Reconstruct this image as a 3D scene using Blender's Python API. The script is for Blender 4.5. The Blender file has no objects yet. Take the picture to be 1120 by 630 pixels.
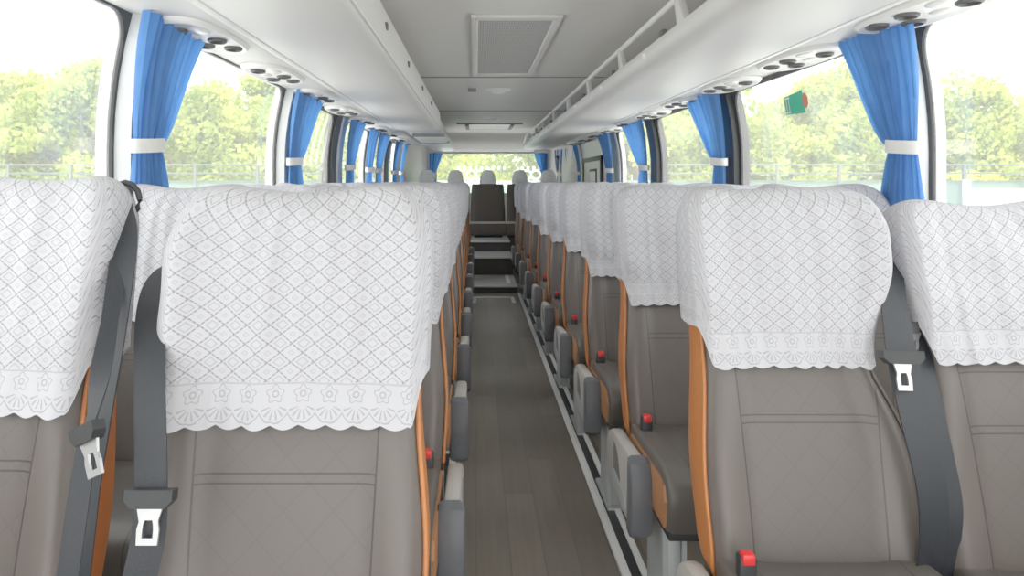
import bpy, bmesh, math, random
from mathutils import Vector, Matrix
random.seed(7)
C = bpy.context.scene.collection
PI = math.pi
EYE = 1.16
R_ = math.radians

# ------------------------------------------------------------------ node helpers
class NT:
    def __init__(s, tree): s.t = tree
    def new(s, kind, **kw):
        n = s.t.nodes.new(kind)
        for k, v in kw.items(): setattr(n, k, v)
        return n
    def link(s, a, b): s.t.links.new(a, b)
    def m(s, op, a, b=None, c=None):
        n = s.new('ShaderNodeMath', operation=op)
        for i, v in enumerate((a, b, c)):
            if v is None: continue
            if isinstance(v, (int, float)): n.inputs[i].default_value = v
            else: s.link(v, n.inputs[i])
        return n.outputs[0]
    def mix(s, fac, a, b):
        n = s.new('ShaderNodeMix', data_type='RGBA')
        for sock, v in ((n.inputs[0], fac), (n.inputs[6], a), (n.inputs[7], b)):
            if isinstance(v, (int, float)): sock.default_value = v
            elif isinstance(v, tuple): sock.default_value = (*v, 1)
            else: s.link(v, sock)
        return n.outputs[2]
    def noise(s, scale, detail=2, vec=None, rough=.5):
        n = s.new('ShaderNodeTexNoise'); n.inputs['Scale'].default_value = scale
        n.inputs['Detail'].default_value = detail; n.inputs['Roughness'].default_value = rough
        if vec is not None: s.link(vec, n.inputs['Vector'])
        return n.outputs['Fac']
    def bump(s, h, strength=.2, dist=.01):
        n = s.new('ShaderNodeBump'); n.inputs['Strength'].default_value = strength
        n.inputs['Distance'].default_value = dist; s.link(h, n.inputs['Height'])
        return n.outputs[0]
    def line(s, v, at, w):          # 1 inside |v-at|<w
        return s.m('LESS_THAN', s.m('ABSOLUTE', s.m('SUBTRACT', v, at)), w)

def base_mat(name):
    m = bpy.data.materials.new(name); m.use_nodes = True
    t = NT(m.node_tree); b = m.node_tree.nodes['Principled BSDF']
    return m, t, b

def mat(name, col, rough=.6, var=.06, scale=30, metal=0., bump=0., spec=None):
    m, t, b = base_mat(name)
    tc = t.new('ShaderNodeTexCoord').outputs['Object']
    f = t.noise(scale, 3, tc)
    lo = tuple(max(0, c * (1 - var)) for c in col); hi = tuple(min(1, c * (1 + var)) for c in col)
    t.link(t.mix(f, lo, hi), b.inputs['Base Color'])
    b.inputs['Roughness'].default_value = rough; b.inputs['Metallic'].default_value = metal
    if spec is not None: b.inputs['Specular IOR Level'].default_value = spec
    if bump: t.link(t.bump(f, bump), b.inputs['Normal'])
    return m

M = {}
M['plastic'] = mat('cream_plastic', (.74, .72, .68), .45, .03, 4)
M['ceil'] = mat('ceiling_panel', (.72, .70, .665), .6, .04, 3)
M['rack'] = mat('rack_plastic', (.66, .645, .62), .42, .03, 3)
M['whitep'] = mat('white_plastic', (.82, .81, .78), .35, .02, 5)
M['seam'] = mat('seam_dark', (.25, .24, .23), .7)
M['black'] = mat('black_rubber', (.012, .013, .015), .5, .1)
M['darkhole'] = mat('dark_nozzle', (.05, .05, .05), .5, .1)
M['pillar'] = mat('pillar_cover', (.62, .64, .63), .5, .03, 4)
M['orange'] = mat('orange_leather', (.50, .155, .035), .45, .10, 60, bump=.06)
M['brownside'] = mat('cushion_side_leather', (.33, .135, .05), .5, .12, 50, bump=.06)
M['shell'] = mat('seat_shell', (.20, .19, .18), .5, .05)
M['armgrey'] = mat('armrest_plastic', (.42, .40, .37), .45, .04, 20)
M['armpad'] = mat('armrest_pad', (.085, .09, .10), .5, .08, 60, bump=.05)
M['armcup'] = mat('armrest_recess', (.12, .12, .12), .5)
M['legmetal'] = mat('painted_steel', (.42, .45, .45), .4, .05, 10, metal=.3)
M['alu'] = mat('aluminium', (.84, .84, .82), .4, .05, 40)
M['belt'] = mat('belt_webbing', (.0115, .0145, .020), .6, .15, 200, bump=.1)
M['steel'] = mat('tongue_steel', (.62, .62, .62), .3, .05, 20, metal=.8)
M['red'] = mat('red_button', (.75, .02, .02), .35, .05)
M['band'] = mat('tie_band', (.78, .78, .74), .7, .05, 40)
M['brown'] = mat('rear_seat_leather', (.080, .064, .050), .5, .1, 50, bump=.08)
M['brownpipe'] = mat('rear_seat_piping', (.50, .46, .42), .5, .1, 50)
M['plaincover'] = mat('plain_white_cover', (.93, .94, .92), .85, .06, 60)
M['step'] = mat('step_cover', (.06, .055, .05), .55, .15, 20)
M['tread'] = mat('step_tread', (.42, .41, .39), .4, .1, 15)
M['green'] = mat('green_sticker', (.02, .42, .24), .4, .05)
M['stickred'] = mat('red_disc', (.55, .16, .10), .4, .05)
M['white'] = mat('white_paint', (.85, .85, .85), .5, .03)
M['concrete'] = mat('road_wall', (.13, .21, .16), .8, .08, 2)
M['railgrey'] = mat('guard_rail_paint', (.10, .13, .10), .5, .04)
M['bounce_asphalt'] = mat('bounce_asphalt', (.80, .80, .78), .9, .1, 3)  # ground coloured far paler than asphalt so its bounce brightens the ceiling
M['bark'] = mat('bark', (.25, .2, .14), .9, .2, 8)
M['lens'] = mat('lamp_lens', (.85, .85, .82), .15, .02)
M['latch'] = mat('latch_dark', (.10, .09, .08), .5)

# leather with stitched seams (object space: x across, z up)
def leather(name, col, back=True):
    m, t, b = base_mat(name)
    tc = t.new('ShaderNodeTexCoord').outputs['Object']
    sp = t.new('ShaderNodeSeparateXYZ'); t.link(tc, sp.inputs[0])
    x, y, z = sp.outputs
    f = t.noise(4, 3, tc); f2 = t.noise(400, 2, tc)
    c = t.mix(f, tuple(k * .9 for k in col), tuple(k * 1.08 for k in col))
    v = z if back else t.m('MULTIPLY', y, -1)
    # centre panel bounded by two slanting seams
    xs = t.m('ABSOLUTE', x)
    edge = t.m('ADD', .138, t.m('MULTIPLY', t.m('SUBTRACT', v, .6 if back else .2), .03 if back else -.05))
    inside = t.m('LESS_THAN', xs, edge)
    seam = t.line(t.m('SUBTRACT', xs, edge), 0, .0016)
    d1 = t.m('FRACT', t.m('MULTIPLY', t.m('ADD', x, v), 13)); d2 = t.m('FRACT', t.m('MULTIPLY', t.m('SUBTRACT', x, v), 13))
    q = t.m('MAXIMUM', t.line(d1, .5, .03), t.line(d2, .5, .03))
    q = t.m('MULTIPLY', q, inside)
    if back:
        h = t.m('MAXIMUM', t.line(v, .706, .0014), t.line(v, .692, .0014))
        h = t.m('MAXIMUM', h, t.line(v, .805, .0014))
        seam = t.m('MAXIMUM', seam, t.m('MULTIPLY', h, inside))
    c = t.mix(t.m('MULTIPLY', inside, .35), c, tuple(k * .78 for k in col))
    c = t.mix(t.m('MULTIPLY', q, .16), c, tuple(k * .45 for k in col))
    c = t.mix(t.m('MULTIPLY', seam, .8), c, tuple(k * .22 for k in col))
    t.link(c, b.inputs['Base Color'])
    b.inputs['Roughness'].default_value = .42
    hgt = t.m('SUBTRACT', t.m('MULTIPLY', f2, .25), t.m('ADD', t.m('MULTIPLY', q, .35), seam))
    t.link(t.bump(hgt, .25, .004), b.inputs['Normal'])
    return m
M['leather'] = leather('seat_leather', (.103, .085, .075))
M['cushion'] = leather('cushion_leather', (.085, .073, .063), back=False)

def lace():
    m, t, b = base_mat('white_lace')
    uv = t.new('ShaderNodeUVMap', uv_map='UVMap').outputs[0]
    sp = t.new('ShaderNodeSeparateXYZ'); t.link(uv, sp.inputs[0]); u, v = sp.outputs[0], sp.outputs[1]
    P, Q = .036, .028
    wob = t.m('MULTIPLY', t.m('SUBTRACT', t.noise(25, 2, uv), .5), .16)
    pu, pv = t.m('DIVIDE', u, P), t.m('ADD', t.m('DIVIDE', v, Q), wob)
    s1, s2 = t.m('ADD', pu, pv), t.m('SUBTRACT', pu, pv)
    def ln(s, w): return t.m('LESS_THAN', t.m('ABSOLUTE', t.m('SUBTRACT', t.m('FRACT', s), .5)), w)
    def dash(s, k, th): return t.m('GREATER_THAN', t.m('SINE', t.m('MULTIPLY', s, 2 * PI * k)), th)
    L1 = t.m('MULTIPLY', ln(s1, .05), t.m('ADD', .45, t.m('MULTIPLY', dash(s2, 3, -.2), .55)))
    L2 = t.m('MULTIPLY', ln(s2, .05), t.m('ADD', .45, t.m('MULTIPLY', dash(s1, 3, -.2), .55)))
    par = t.m('MODULO', t.m('ABSOLUTE', t.m('ADD', t.m('FLOOR', t.m('ADD', s1, .5)), t.m('FLOOR', t.m('ADD', s2, .5)))), 2)
    # inner small diamonds in alternate cells, a dot in the others
    a1 = t.m('ABSOLUTE', t.m('SUBTRACT', t.m('FRACT', t.m('ADD', s1, .5)), .5)); a2 = t.m('ABSOLUTE', t.m('SUBTRACT', t.m('FRACT', t.m('ADD', s2, .5)), .5))
    mx = t.m('MAXIMUM', a1, a2)
    inner = t.m('MULTIPLY', t.line(mx, .25, .035), t.m('MULTIPLY', par, .55))
    dot = t.m('MULTIPLY', t.line(mx, .12, .05), t.m('MULTIPLY', t.m('SUBTRACT', 1, par), .28))
    body = t.m('MAXIMUM', t.m('MAXIMUM', L1, L2), t.m('MAXIMUM', inner, dot))
    # knots where lines cross
    # border band: flowers above fans
    W = .042
    cu = t.m('MULTIPLY', t.m('SUBTRACT', t.m('FRACT', t.m('DIVIDE', u, W)), .5), W)
    def polar(cv, k):
        dv = t.m('SUBTRACT', v, cv)
        r = t.m('SQRT', t.m('ADD', t.m('MULTIPLY', cu, cu), t.m('MULTIPLY', dv, dv)))
        th = t.m('ARCTAN2', dv, cu)
        return r, t.m('SINE', t.m('MULTIPLY', th, k)), dv
    r, sn, dv = polar(.050, 5)
    fl = t.m('MAXIMUM', t.line(r, .0042, .0011), t.line(t.m('SUBTRACT', r, t.m('MULTIPLY', sn, .0022)), .0115, .0009))
    r2, sn2, dv2 = polar(.034, 13)
    fan = t.m('MULTIPLY', t.m('GREATER_THAN', sn2, .45), t.m('MULTIPLY', t.m('LESS_THAN', dv2, -.002), t.m('MULTIPLY', t.m('GREATER_THAN', r2, .007), t.m('LESS_THAN', r2, .020))))
    arc = t.m('MULTIPLY', t.line(r2, .0235, .0009), t.m('LESS_THAN', dv2, 0))
    top = t.m('MULTIPLY', t.line(v, .066, .0013), .7)
    border = t.m('MAXIMUM', t.m('MAXIMUM', fl, fan), t.m('MAXIMUM', arc, top))
    isb = t.m('LESS_THAN', v, .068)
    mask = t.m('ADD', t.m('MULTIPLY', isb, t.m('MULTIPLY', border, .62)), t.m('MULTIPLY', t.m('SUBTRACT', 1, isb), body))
    f = t.noise(900, 2, uv); f3 = t.noise(14, 2, uv)
    c = t.mix(f, (.46, .46, .495), (.64, .64, .665))
    c = t.mix(t.m('MULTIPLY', mask, .75), c, (.17, .17, .20))
    t.link(c, b.inputs['Base Color'])
    b.inputs['Roughness'].default_value = .9
    b.inputs['Specular IOR Level'].default_value = .1
    h = t.m('ADD', t.m('MULTIPLY', f, .4), t.m('SUBTRACT', t.m('MULTIPLY', f3, 2.0), t.m('MULTIPLY', mask, .8)))
    t.link(t.bump(h, .35, .004), b.inputs['Normal'])
    return m
M['lace'] = lace()

def curtain_mat():
    m, t, b = base_mat('blue_curtain')
    tc = t.new('ShaderNodeTexCoord').outputs['Object']
    f = t.noise(20, 2, tc)
    c = t.mix(f, (.055, .21, .58), (.09, .28, .68))
    t.link(c, b.inputs['Base Color']); b.inputs['Roughness'].default_value = .7
    tr = t.new('ShaderNodeBsdfTranslucent'); t.link(c, tr.inputs[0])
    mx = t.new('ShaderNodeMixShader'); mx.inputs[0].default_value = .38
    t.link(b.outputs[0], mx.inputs[1]); t.link(tr.outputs[0], mx.inputs[2])
    out = [n for n in m.node_tree.nodes if n.type == 'OUTPUT_MATERIAL'][0]
    t.link(mx.outputs[0], out.inputs[0])
    return m
M['curtain'] = curtain_mat()

def glass_mat(name='window_glass', haze=.13):
    m, t, b = base_mat(name)
    tc = t.new('ShaderNodeTexCoord').outputs['Object']
    f = t.noise(1.5, 3, tc)
    tp = t.new('ShaderNodeBsdfTransparent'); tp.inputs[0].default_value = (.97, 1, .98, 1)
    tl = t.new('ShaderNodeBsdfTranslucent'); tl.inputs[0].default_value = (1, 1, .97, 1)
    gl = t.new('ShaderNodeBsdfGlossy'); gl.inputs['Roughness'].default_value = .02
    fr = t.new('ShaderNodeFresnel'); fr.inputs[0].default_value = 1.25
    a = t.new('ShaderNodeMixShader'); t.link(t.m('ADD', haze * .75, t.m('MULTIPLY', f, haze * .5)), a.inputs[0])
    t.link(tp.outputs[0], a.inputs[1]); t.link(tl.outputs[0], a.inputs[2])
    c = t.new('ShaderNodeMixShader'); t.link(t.m('MULTIPLY', fr.outputs[0], .22), c.inputs[0])
    t.link(a.outputs[0], c.inputs[1]); t.link(gl.outputs[0], c.inputs[2])
    out = [n for n in m.node_tree.nodes if n.type == 'OUTPUT_MATERIAL'][0]
    t.link(c.outputs[0], out.inputs[0])
    m.node_tree.nodes.remove(b)
    return m
M['glass'] = glass_mat()

def leaf_mat(name, c1, c2):
    m, t, b = base_mat(name)
    g = t.new('ShaderNodeNewGeometry').outputs['Position']
    f = t.noise(.9, 4, g, .7)
    rp = t.new('ShaderNodeMapRange'); t.link(f, rp.inputs[0]); rp.inputs[1].default_value = .35; rp.inputs[2].default_value = .65
    c = t.mix(rp.outputs[0], c1, c2)
    t.link(c, b.inputs['Base Color']); b.inputs['Roughness'].default_value = .7
    tr = t.new('ShaderNodeBsdfTranslucent'); t.link(c, tr.inputs[0])
    mx = t.new('ShaderNodeMixShader'); mx.inputs[0].default_value = .5
    t.link(b.outputs[0], mx.inputs[1]); t.link(tr.outputs[0], mx.inputs[2])
    out = [n for n in m.node_tree.nodes if n.type == 'OUTPUT_MATERIAL'][0]
    t.link(mx.outputs[0], out.inputs[0])
    return m
M['leaf'] = leaf_mat('tree_leaves', (.20, .34, .045), (.80, .84, .19))
M['leafy'] = leaf_mat('yellow_leaves', (.75, .75, .05), (.98, .92, .12))

def floor_mat():
    m, t, b = base_mat('wood_plank_vinyl')
    tc = t.new('ShaderNodeTexCoord').outputs['Object']
    mp = t.new('ShaderNodeMapping'); mp.inputs['Rotation'].default_value = (0, 0, PI / 2); t.link(tc, mp.inputs[0])
    br = t.new('ShaderNodeTexBrick'); t.link(mp.outputs[0], br.inputs[0])
    br.inputs['Scale'].default_value = 1; br.inputs['Brick Width'].default_value = .95; br.inputs['Row Height'].default_value = .105
    br.inputs['Mortar Size'].default_value = .0012; br.inputs['Color1'].default_value = (.125, .098, .072, 1)
    br.inputs['Color2'].default_value = (.250, .205, .152, 1); br.inputs['Mortar'].default_value = (.055, .05, .04, 1); br.offset = .37
    mg = t.new('ShaderNodeMapping'); mg.inputs['Scale'].default_value = (55, 2.2, 1); t.link(tc, mg.inputs[0])
    g = t.noise(1, 5, mg.outputs[0], .65)
    g2 = t.noise(2.5, 2, tc)
    c = t.mix(t.m('MULTIPLY', g, .75), br.outputs['Color'], (.040, .031, .023))
    c = t.mix(t.m('MULTIPLY', g2, .3), c, (.17, .145, .11))
    t.link(c, b.inputs['Base Color']); b.inputs['Roughness'].default_value = .5
    b.inputs['Specular IOR Level'].default_value = 1.0
    t.link(t.bump(g, .05, .002), b.inputs['Normal'])
    return m
M['floor'] = floor_mat()

def grille_mat():
    m, t, b = base_mat('vent_mesh')
    tc = t.new('ShaderNodeTexCoord').outputs['Object']
    sp = t.new('ShaderNodeSeparateXYZ'); t.link(tc, sp.inputs[0])
    a = t.m('GREATER_THAN', t.m('FRACT', t.m('MULTIPLY', sp.outputs[0], 90)), .45)
    c_ = t.m('GREATER_THAN', t.m('FRACT', t.m('MULTIPLY', sp.outputs[1], 30)), .35)
    f = t.m('MULTIPLY', a, c_)
    t.link(t.mix(f, (.44, .43, .41), (.25, .245, .24)), b.inputs['Base Color']); b.inputs['Roughness'].default_value = .6
    return m
M['grille'] = grille_mat()

# ------------------------------------------------------------------ mesh helpers
class MB:
    def __init__(s): s.v = []; s.f = []; s.uv = {}
    def add(s, vs, fs):
        o = len(s.v); s.v += [tuple(p) for p in vs]; s.f += [tuple(i + o for i in f) for f in fs]
        return o
    def grid(s, P, cu=False, cv=False, flip=False):   # P[i][j]
        n, m = len(P), len(P[0]); vs = [p for r in P for p in r]; fs = []
        for i in range(n if cu else n - 1):
            for j in range(m if cv else m - 1):
                q = (i * m + j, i * m + (j + 1) % m, ((i + 1) % n) * m + (j + 1) % m, ((i + 1) % n) * m + j)
                fs.append(q[::-1] if flip else q)
        return s.add(vs, fs)
    def box(s, x0, x1, y0, y1, z0, z1, bev=0., seg=2):
        bm = bmesh.new(); bmesh.ops.create_cube(bm, size=1)
        for v in bm.verts:
            v.co = Vector(((x0 + x1) / 2 + v.co.x * (x1 - x0), (y0 + y1) / 2 + v.co.y * (y1 - y0), (z0 + z1) / 2 + v.co.z * (z1 - z0)))
        if bev: bmesh.ops.bevel(bm, geom=bm.edges[:], offset=bev, segments=seg, profile=.5, affect='EDGES')
        s.bm(bm); return s
    def bm(s, bm):
        bm.verts.index_update()
        s.add([v.co[:] for v in bm.verts], [[v.index for v in f.verts] for f in bm.faces]); bm.free()
    def prism(s, prof, axis, a, b, bev=0.):   # prof: 2D loop; axis 'x': (y,z) ; 'y': (x,z) ; 'z': (x,y)
        def pt(p, t):
            return {'x': (t, p[0], p[1]), 'y': (p[0], t, p[1]), 'z': (p[0], p[1], t)}[axis]
        n = len(prof); bm = bmesh.new()
        A = [bm.verts.new(pt(p, a)) for p in prof]; B = [bm.verts.new(pt(p, b)) for p in prof]
        fa = bm.faces.new(A); fb = bm.faces.new(B[::-1])
        for i in range(n): bm.faces.new((A[i], B[i], B[(i + 1) % n], A[(i + 1) % n]))
        bmesh.ops.recalc_face_normals(bm, faces=bm.faces[:])
        if bev:
            ed = [e for e in bm.edges if (e.verts[0] in A) == (e.verts[1] in A)]
            bmesh.ops.bevel(bm, geom=ed, offset=bev, segments=2, profile=.5, affect='EDGES')
        s.bm(bm); return s
    def tube(s, path, r, n=8, cap=True):
        P = [Vector(p) for p in path]; rings = []
        for i, p in enumerate(P):
            d = (P[min(i + 1, len(P) - 1)] - P[max(i - 1, 0)]).normalized()
            up = Vector((0, 0, 1)) if abs(d.z) < .9 else Vector((1, 0, 0))
            a = d.cross(up).normalized(); b = d.cross(a)
            rr = r[i] if isinstance(r, (list, tuple)) else r
            rings.append([p + (a * math.cos(2 * PI * k / n) + b * math.sin(2 * PI * k / n)) * rr for k in range(n)])
        o = s.grid(rings, cv=True)
        if cap:
            s.f.append(tuple(o + k for k in range(n))[::-1]); s.f.append(tuple(o + (len(P) - 1) * n + k for k in range(n)))
        return s
    def ribbon(s, path, w, th=.003):      # path: (point, width direction)
        L = []
        for p, d in path:
            p = Vector(p); d = Vector(d).normalized() * w / 2
            L.append((p, d))
        ring = []
        for i, (p, d) in enumerate(L):
            t = (L[min(i + 1, len(L) - 1)][0] - L[max(i - 1, 0)][0]).normalized()
            nn = t.cross(d).normalized() * th / 2
            ring.append([p - d - nn, p + d - nn, p + d + nn, p - d + nn])
        o = s.grid(ring, cv=True); m = len(ring)
        s.f.append((o, o + 1, o + 2, o + 3)); s.f.append(tuple(o + (m - 1) * 4 + k for k in (3, 2, 1, 0)))
        return s
    def ellipsoid(s, c, r, nu=14, nv=8, half=None):
        ring = []
        for j in range(nv + 1):
            ph = -PI / 2 + PI * j / nv
            if half == 'down': ph = -PI / 2 + PI / 2 * j / nv
            ring.append([(c[0] + r[0] * math.cos(ph) * math.cos(2 * PI * i / nu), c[1] + r[1] * math.cos(ph) * math.sin(2 * PI * i / nu), c[2] + r[2] * math.sin(ph)) for i in range(nu)])
        s.grid(ring, cv=True); return s
    def build(s, name, m, parent=None, smooth=None, uv=None):
        me = bpy.data.meshes.new(name); me.from_pydata(s.v, [], s.f)
        bm = bmesh.new(); bm.from_mesh(me)
        if uv is None: bmesh.ops.remove_doubles(bm, verts=bm.verts[:], dist=1e-6)
        bmesh.ops.recalc_face_normals(bm, faces=bm.faces[:])
        bm.to_mesh(me); bm.free()
        if uv is not None:
            l = me.uv_layers.new(name='UVMap')
            for lp in me.loops: l.data[lp.index].uv = uv[lp.vertex_index]
        if smooth is None: smooth = 35
        if smooth:
            me.polygons.foreach_set('use_smooth', [True] * len(me.polygons))
            if smooth is not True: me.set_sharp_from_angle(angle=R_(smooth))
        me.materials.append(m)
        o = bpy.data.objects.new(name, me); C.objects.link(o)
        if parent: o.parent = parent
        return o

def thing(name, label, cat, loc=(0, 0, 0), rz=0, group=None):
    o = bpy.data.objects.new(name, None); C.objects.link(o); o.location = loc; o.rotation_euler = (0, 0, rz)
    o.empty_display_size = .05
    return tag(o, label, cat, group)
def tag(o, label, cat, group=None):
    o['label'] = label; o['category'] = cat
    if group: o['group'] = group
    return o
def struct(o): o['kind'] = 'structure'; return o
def dup(root, loc=None, label=None, rz=None):
    r = root.copy(); C.objects.link(r)
    if loc is not None: r.location = loc
    if rz is not None: r.rotation_euler = (0, 0, rz)
    if label: r['label'] = label
    for ch in list(root.children):
        c = ch.copy(); C.objects.link(c); c.parent = r
        for g in list(ch.children):
            d = g.copy(); C.objects.link(d); d.parent = c
    return r
def sstep(a, b, x):
    t = max(0, min(1, (x - a) / (b - a))); return t * t * (3 - 2 * t)
def lerp(a, b, t): return a + (b - a) * t

# ------------------------------------------------------------------ interior numbers
CX = .17                       # bus centre line
XR, XL = 1.38, -1.04           # side walls
CEIL = 1.90
YR = 11.5                      # rear wall
Y0 = -1.3                      # front end of what is modelled
WT, WB = 1.645, .86            # window top / bottom
def wx(side, z):               # inner wall surface
    d = .062 * max(0, (z - 1.25) / .42) ** 2
    return XR - d if side > 0 else XL + d

# ------------------------------------------------------------------ seats
ZB, ZT = .40, 1.145            # backrest bottom / top
TAN = math.tan(R_(14.5))
def wid(t, sgn, inner):
    """half width; inner = side sign that has the deep waist (0 none)"""
    w = .208
    waist = math.exp(-((t - .57) / .16) ** 2)
    w -= (.066 if sgn == inner else .010) * waist
    w += .008 * math.exp(-((t - .25) / .15) ** 2)
    if t > .86:
        s = min(1, (t - .86) / .14); w *= .50 + .50 * max(0, (1 - s ** 2.7)) ** (1 / 2.7)
    if t < .05: w -= .015 * (1 - t / .05) ** 2
    return w
def yf(a, t):
    y = -.010 * math.sin(PI * min(1, t / .55)) - .014 * sstep(.55, .82, abs(a)) * (1 - .4 * sstep(.5, .7, t))
    y -= .022 * sstep(.55, .95, abs(a)) * sstep(.60, .72, t) * (1 - sstep(.85, 1, t))
    if abs(a) > .88: y += .030 * ((abs(a) - .88) / .12) ** 2
    if t < .08: y += .03 * (1 - t / .08) ** 2
    return y
def dep(t):
    d = .135 - .03 * sstep(.5, .9, t)
    return d
def squash(t):
    if t > .86:
        s = (t - .86) / .14; return max(0, 1 - s ** 2.2) ** .5
    return 1.
def back_pt(kind, a, t, inner, off=0.):
    z = lerp(ZB, ZT, t); lean = (z - ZB) * TAN
    sq = squash(t); d = dep(t); mid = d * .55
    def Y(y): return mid + (y - mid) * (sq if sq > .02 else .02) + lean
    if kind == 'front':
        sg = 1 if a >= 0 else -1
        x = a * (wid(t, sg, inner) + off); y = Y(yf(a, t) - off)
    elif kind == 'back':
        sg = 1 if a >= 0 else -1
        x = a * (wid(t, sg, inner) + off - .006); y = Y(d + off)
    else:                       # side: a in 0..1 front to back, kind is sign
        sg = kind
        bul = .006 * math.sin(PI * a)
        x = sg * (wid(t, sg, inner) + off + bul - .006 * a); y = Y(lerp(yf(1, t) - off, d + off, a))
    return (x, y, z + off * sstep(.9, 1, t) - (.030 * sstep(.74, 1, t) if off < .006 else 0))

def make_back(inner):
    parts = {}
    T = [i / 34 for i in range(35)]
    A = [-1 + 2 * i / 36 for i in range(37)]
    b = MB(); b.grid([[back_pt('front', a, t, inner) for a in A] for t in T]); parts['backrest'] = b
    for s in (-1, 1):
        b = MB(); b.grid([[back_pt(s, k / 6, t, inner, .002) for k in range(7)] for t in T])
        pts = [back_pt('front', s, t, inner, .003) for t in T[:-3]]
        b.tube(pts, .0045, 6); parts[s] = b
    b = MB(); b.grid([[back_pt('back', a, t, inner) for a in A[::3]] for t in T])
    b.grid([[back_pt('back', a, 0, inner) for a in A[::3]], [back_pt('front', a, 0, inner) for a in A[::3]]])
    parts['shell'] = b
    return parts

def make_cover(inner, seed, dz=0.):
    rnd = random.Random(seed); ph = [rnd.uniform(0, 6) for _ in range(8)]
    ring = []                    # (kind, a, u, hem z)
    NF = 120
    zf, zs, zb = .800 + dz, .868 + dz, .84 + dz
    for i in range(NF + 1):
        a = -1 + 2 * i / NF; e = sstep(.90, 1.0, abs(a)); ring.append(('front', a, a * .21, lerp(zf, zs, e), 1 - e))
    for i in range(1, 9):
        a = i / 9; ring.append((1, a, .21 + a * .12, lerp(zs, zs - .005, a), .4))
    for i in range(41):
        a = 1 - 2 * i / 40; ring.append(('back', a, .33 + (1 - a) * .21, zb if abs(a) < .9 else lerp(zb, zs, (abs(a) - .9) * 10), .8))
    for i in range(1, 9):
        a = 1 - i / 9; ring.append((-1, a, .75 + (1 - a) * .12, lerp(zs, zs - .005, a), .4))
    NV = 44; P = []; UV = []
    for j in range(NV + 1):
        row = []
        for kind, a, u, hz, sc in ring:
            hem = hz - sc * .0065 * abs(math.cos(PI * u / .042 + ph[0]))  # scallops
            s = 1 - (1 - j / NV) ** 1.7
            z = lerp(hem, ZT, s); t = (z - ZB) / (ZT - ZB)
            loose = 1 - s
            off = .0105 + .005 * loose
            x, y, zz = back_pt(kind, a, min(1, t), inner if False else inner * .55 if inner else 0, off) if False else back_pt(kind, a, min(1, t), inner, off)
            # cloth bridges the waist a little and carries soft folds
            if kind == 'front':
                wv = (.0030 * math.sin(u * 46 + ph[1] + z * 9) + .0028 * math.sin(z * 55 + ph[2] + u * 10) + .0016 * math.sin(u * 140 + ph[3])) * (1 - sstep(.9, 1, s))
                wv += .0035 * math.exp(-((u + .07 + .03 * math.sin(ph[6]) - .05 * (z - .95)) / .012) ** 2)
                wv += .005 * math.exp(-((u - .12 * math.sin(ph[4])) / .006) ** 2) * loose
                y -= wv + .004 * loose
                # sagging dip in the middle of the top edge
            zz -= .012 * max(0, 1 - (x / .2) ** 2) * sstep(.62, 1, (zz - .80) / .345)
            zz += .004 * math.sin(x * 23 + ph[5]) * sstep(.85, 1, s)
            row.append((x, y, zz)); UV.append((u, max(0, z - hz + .0) + .0065 * (1 if sc > .5 else 0)))
        P.append(row)
    b = MB(); b.grid(P, cv=True)
    return b, UV

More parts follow.
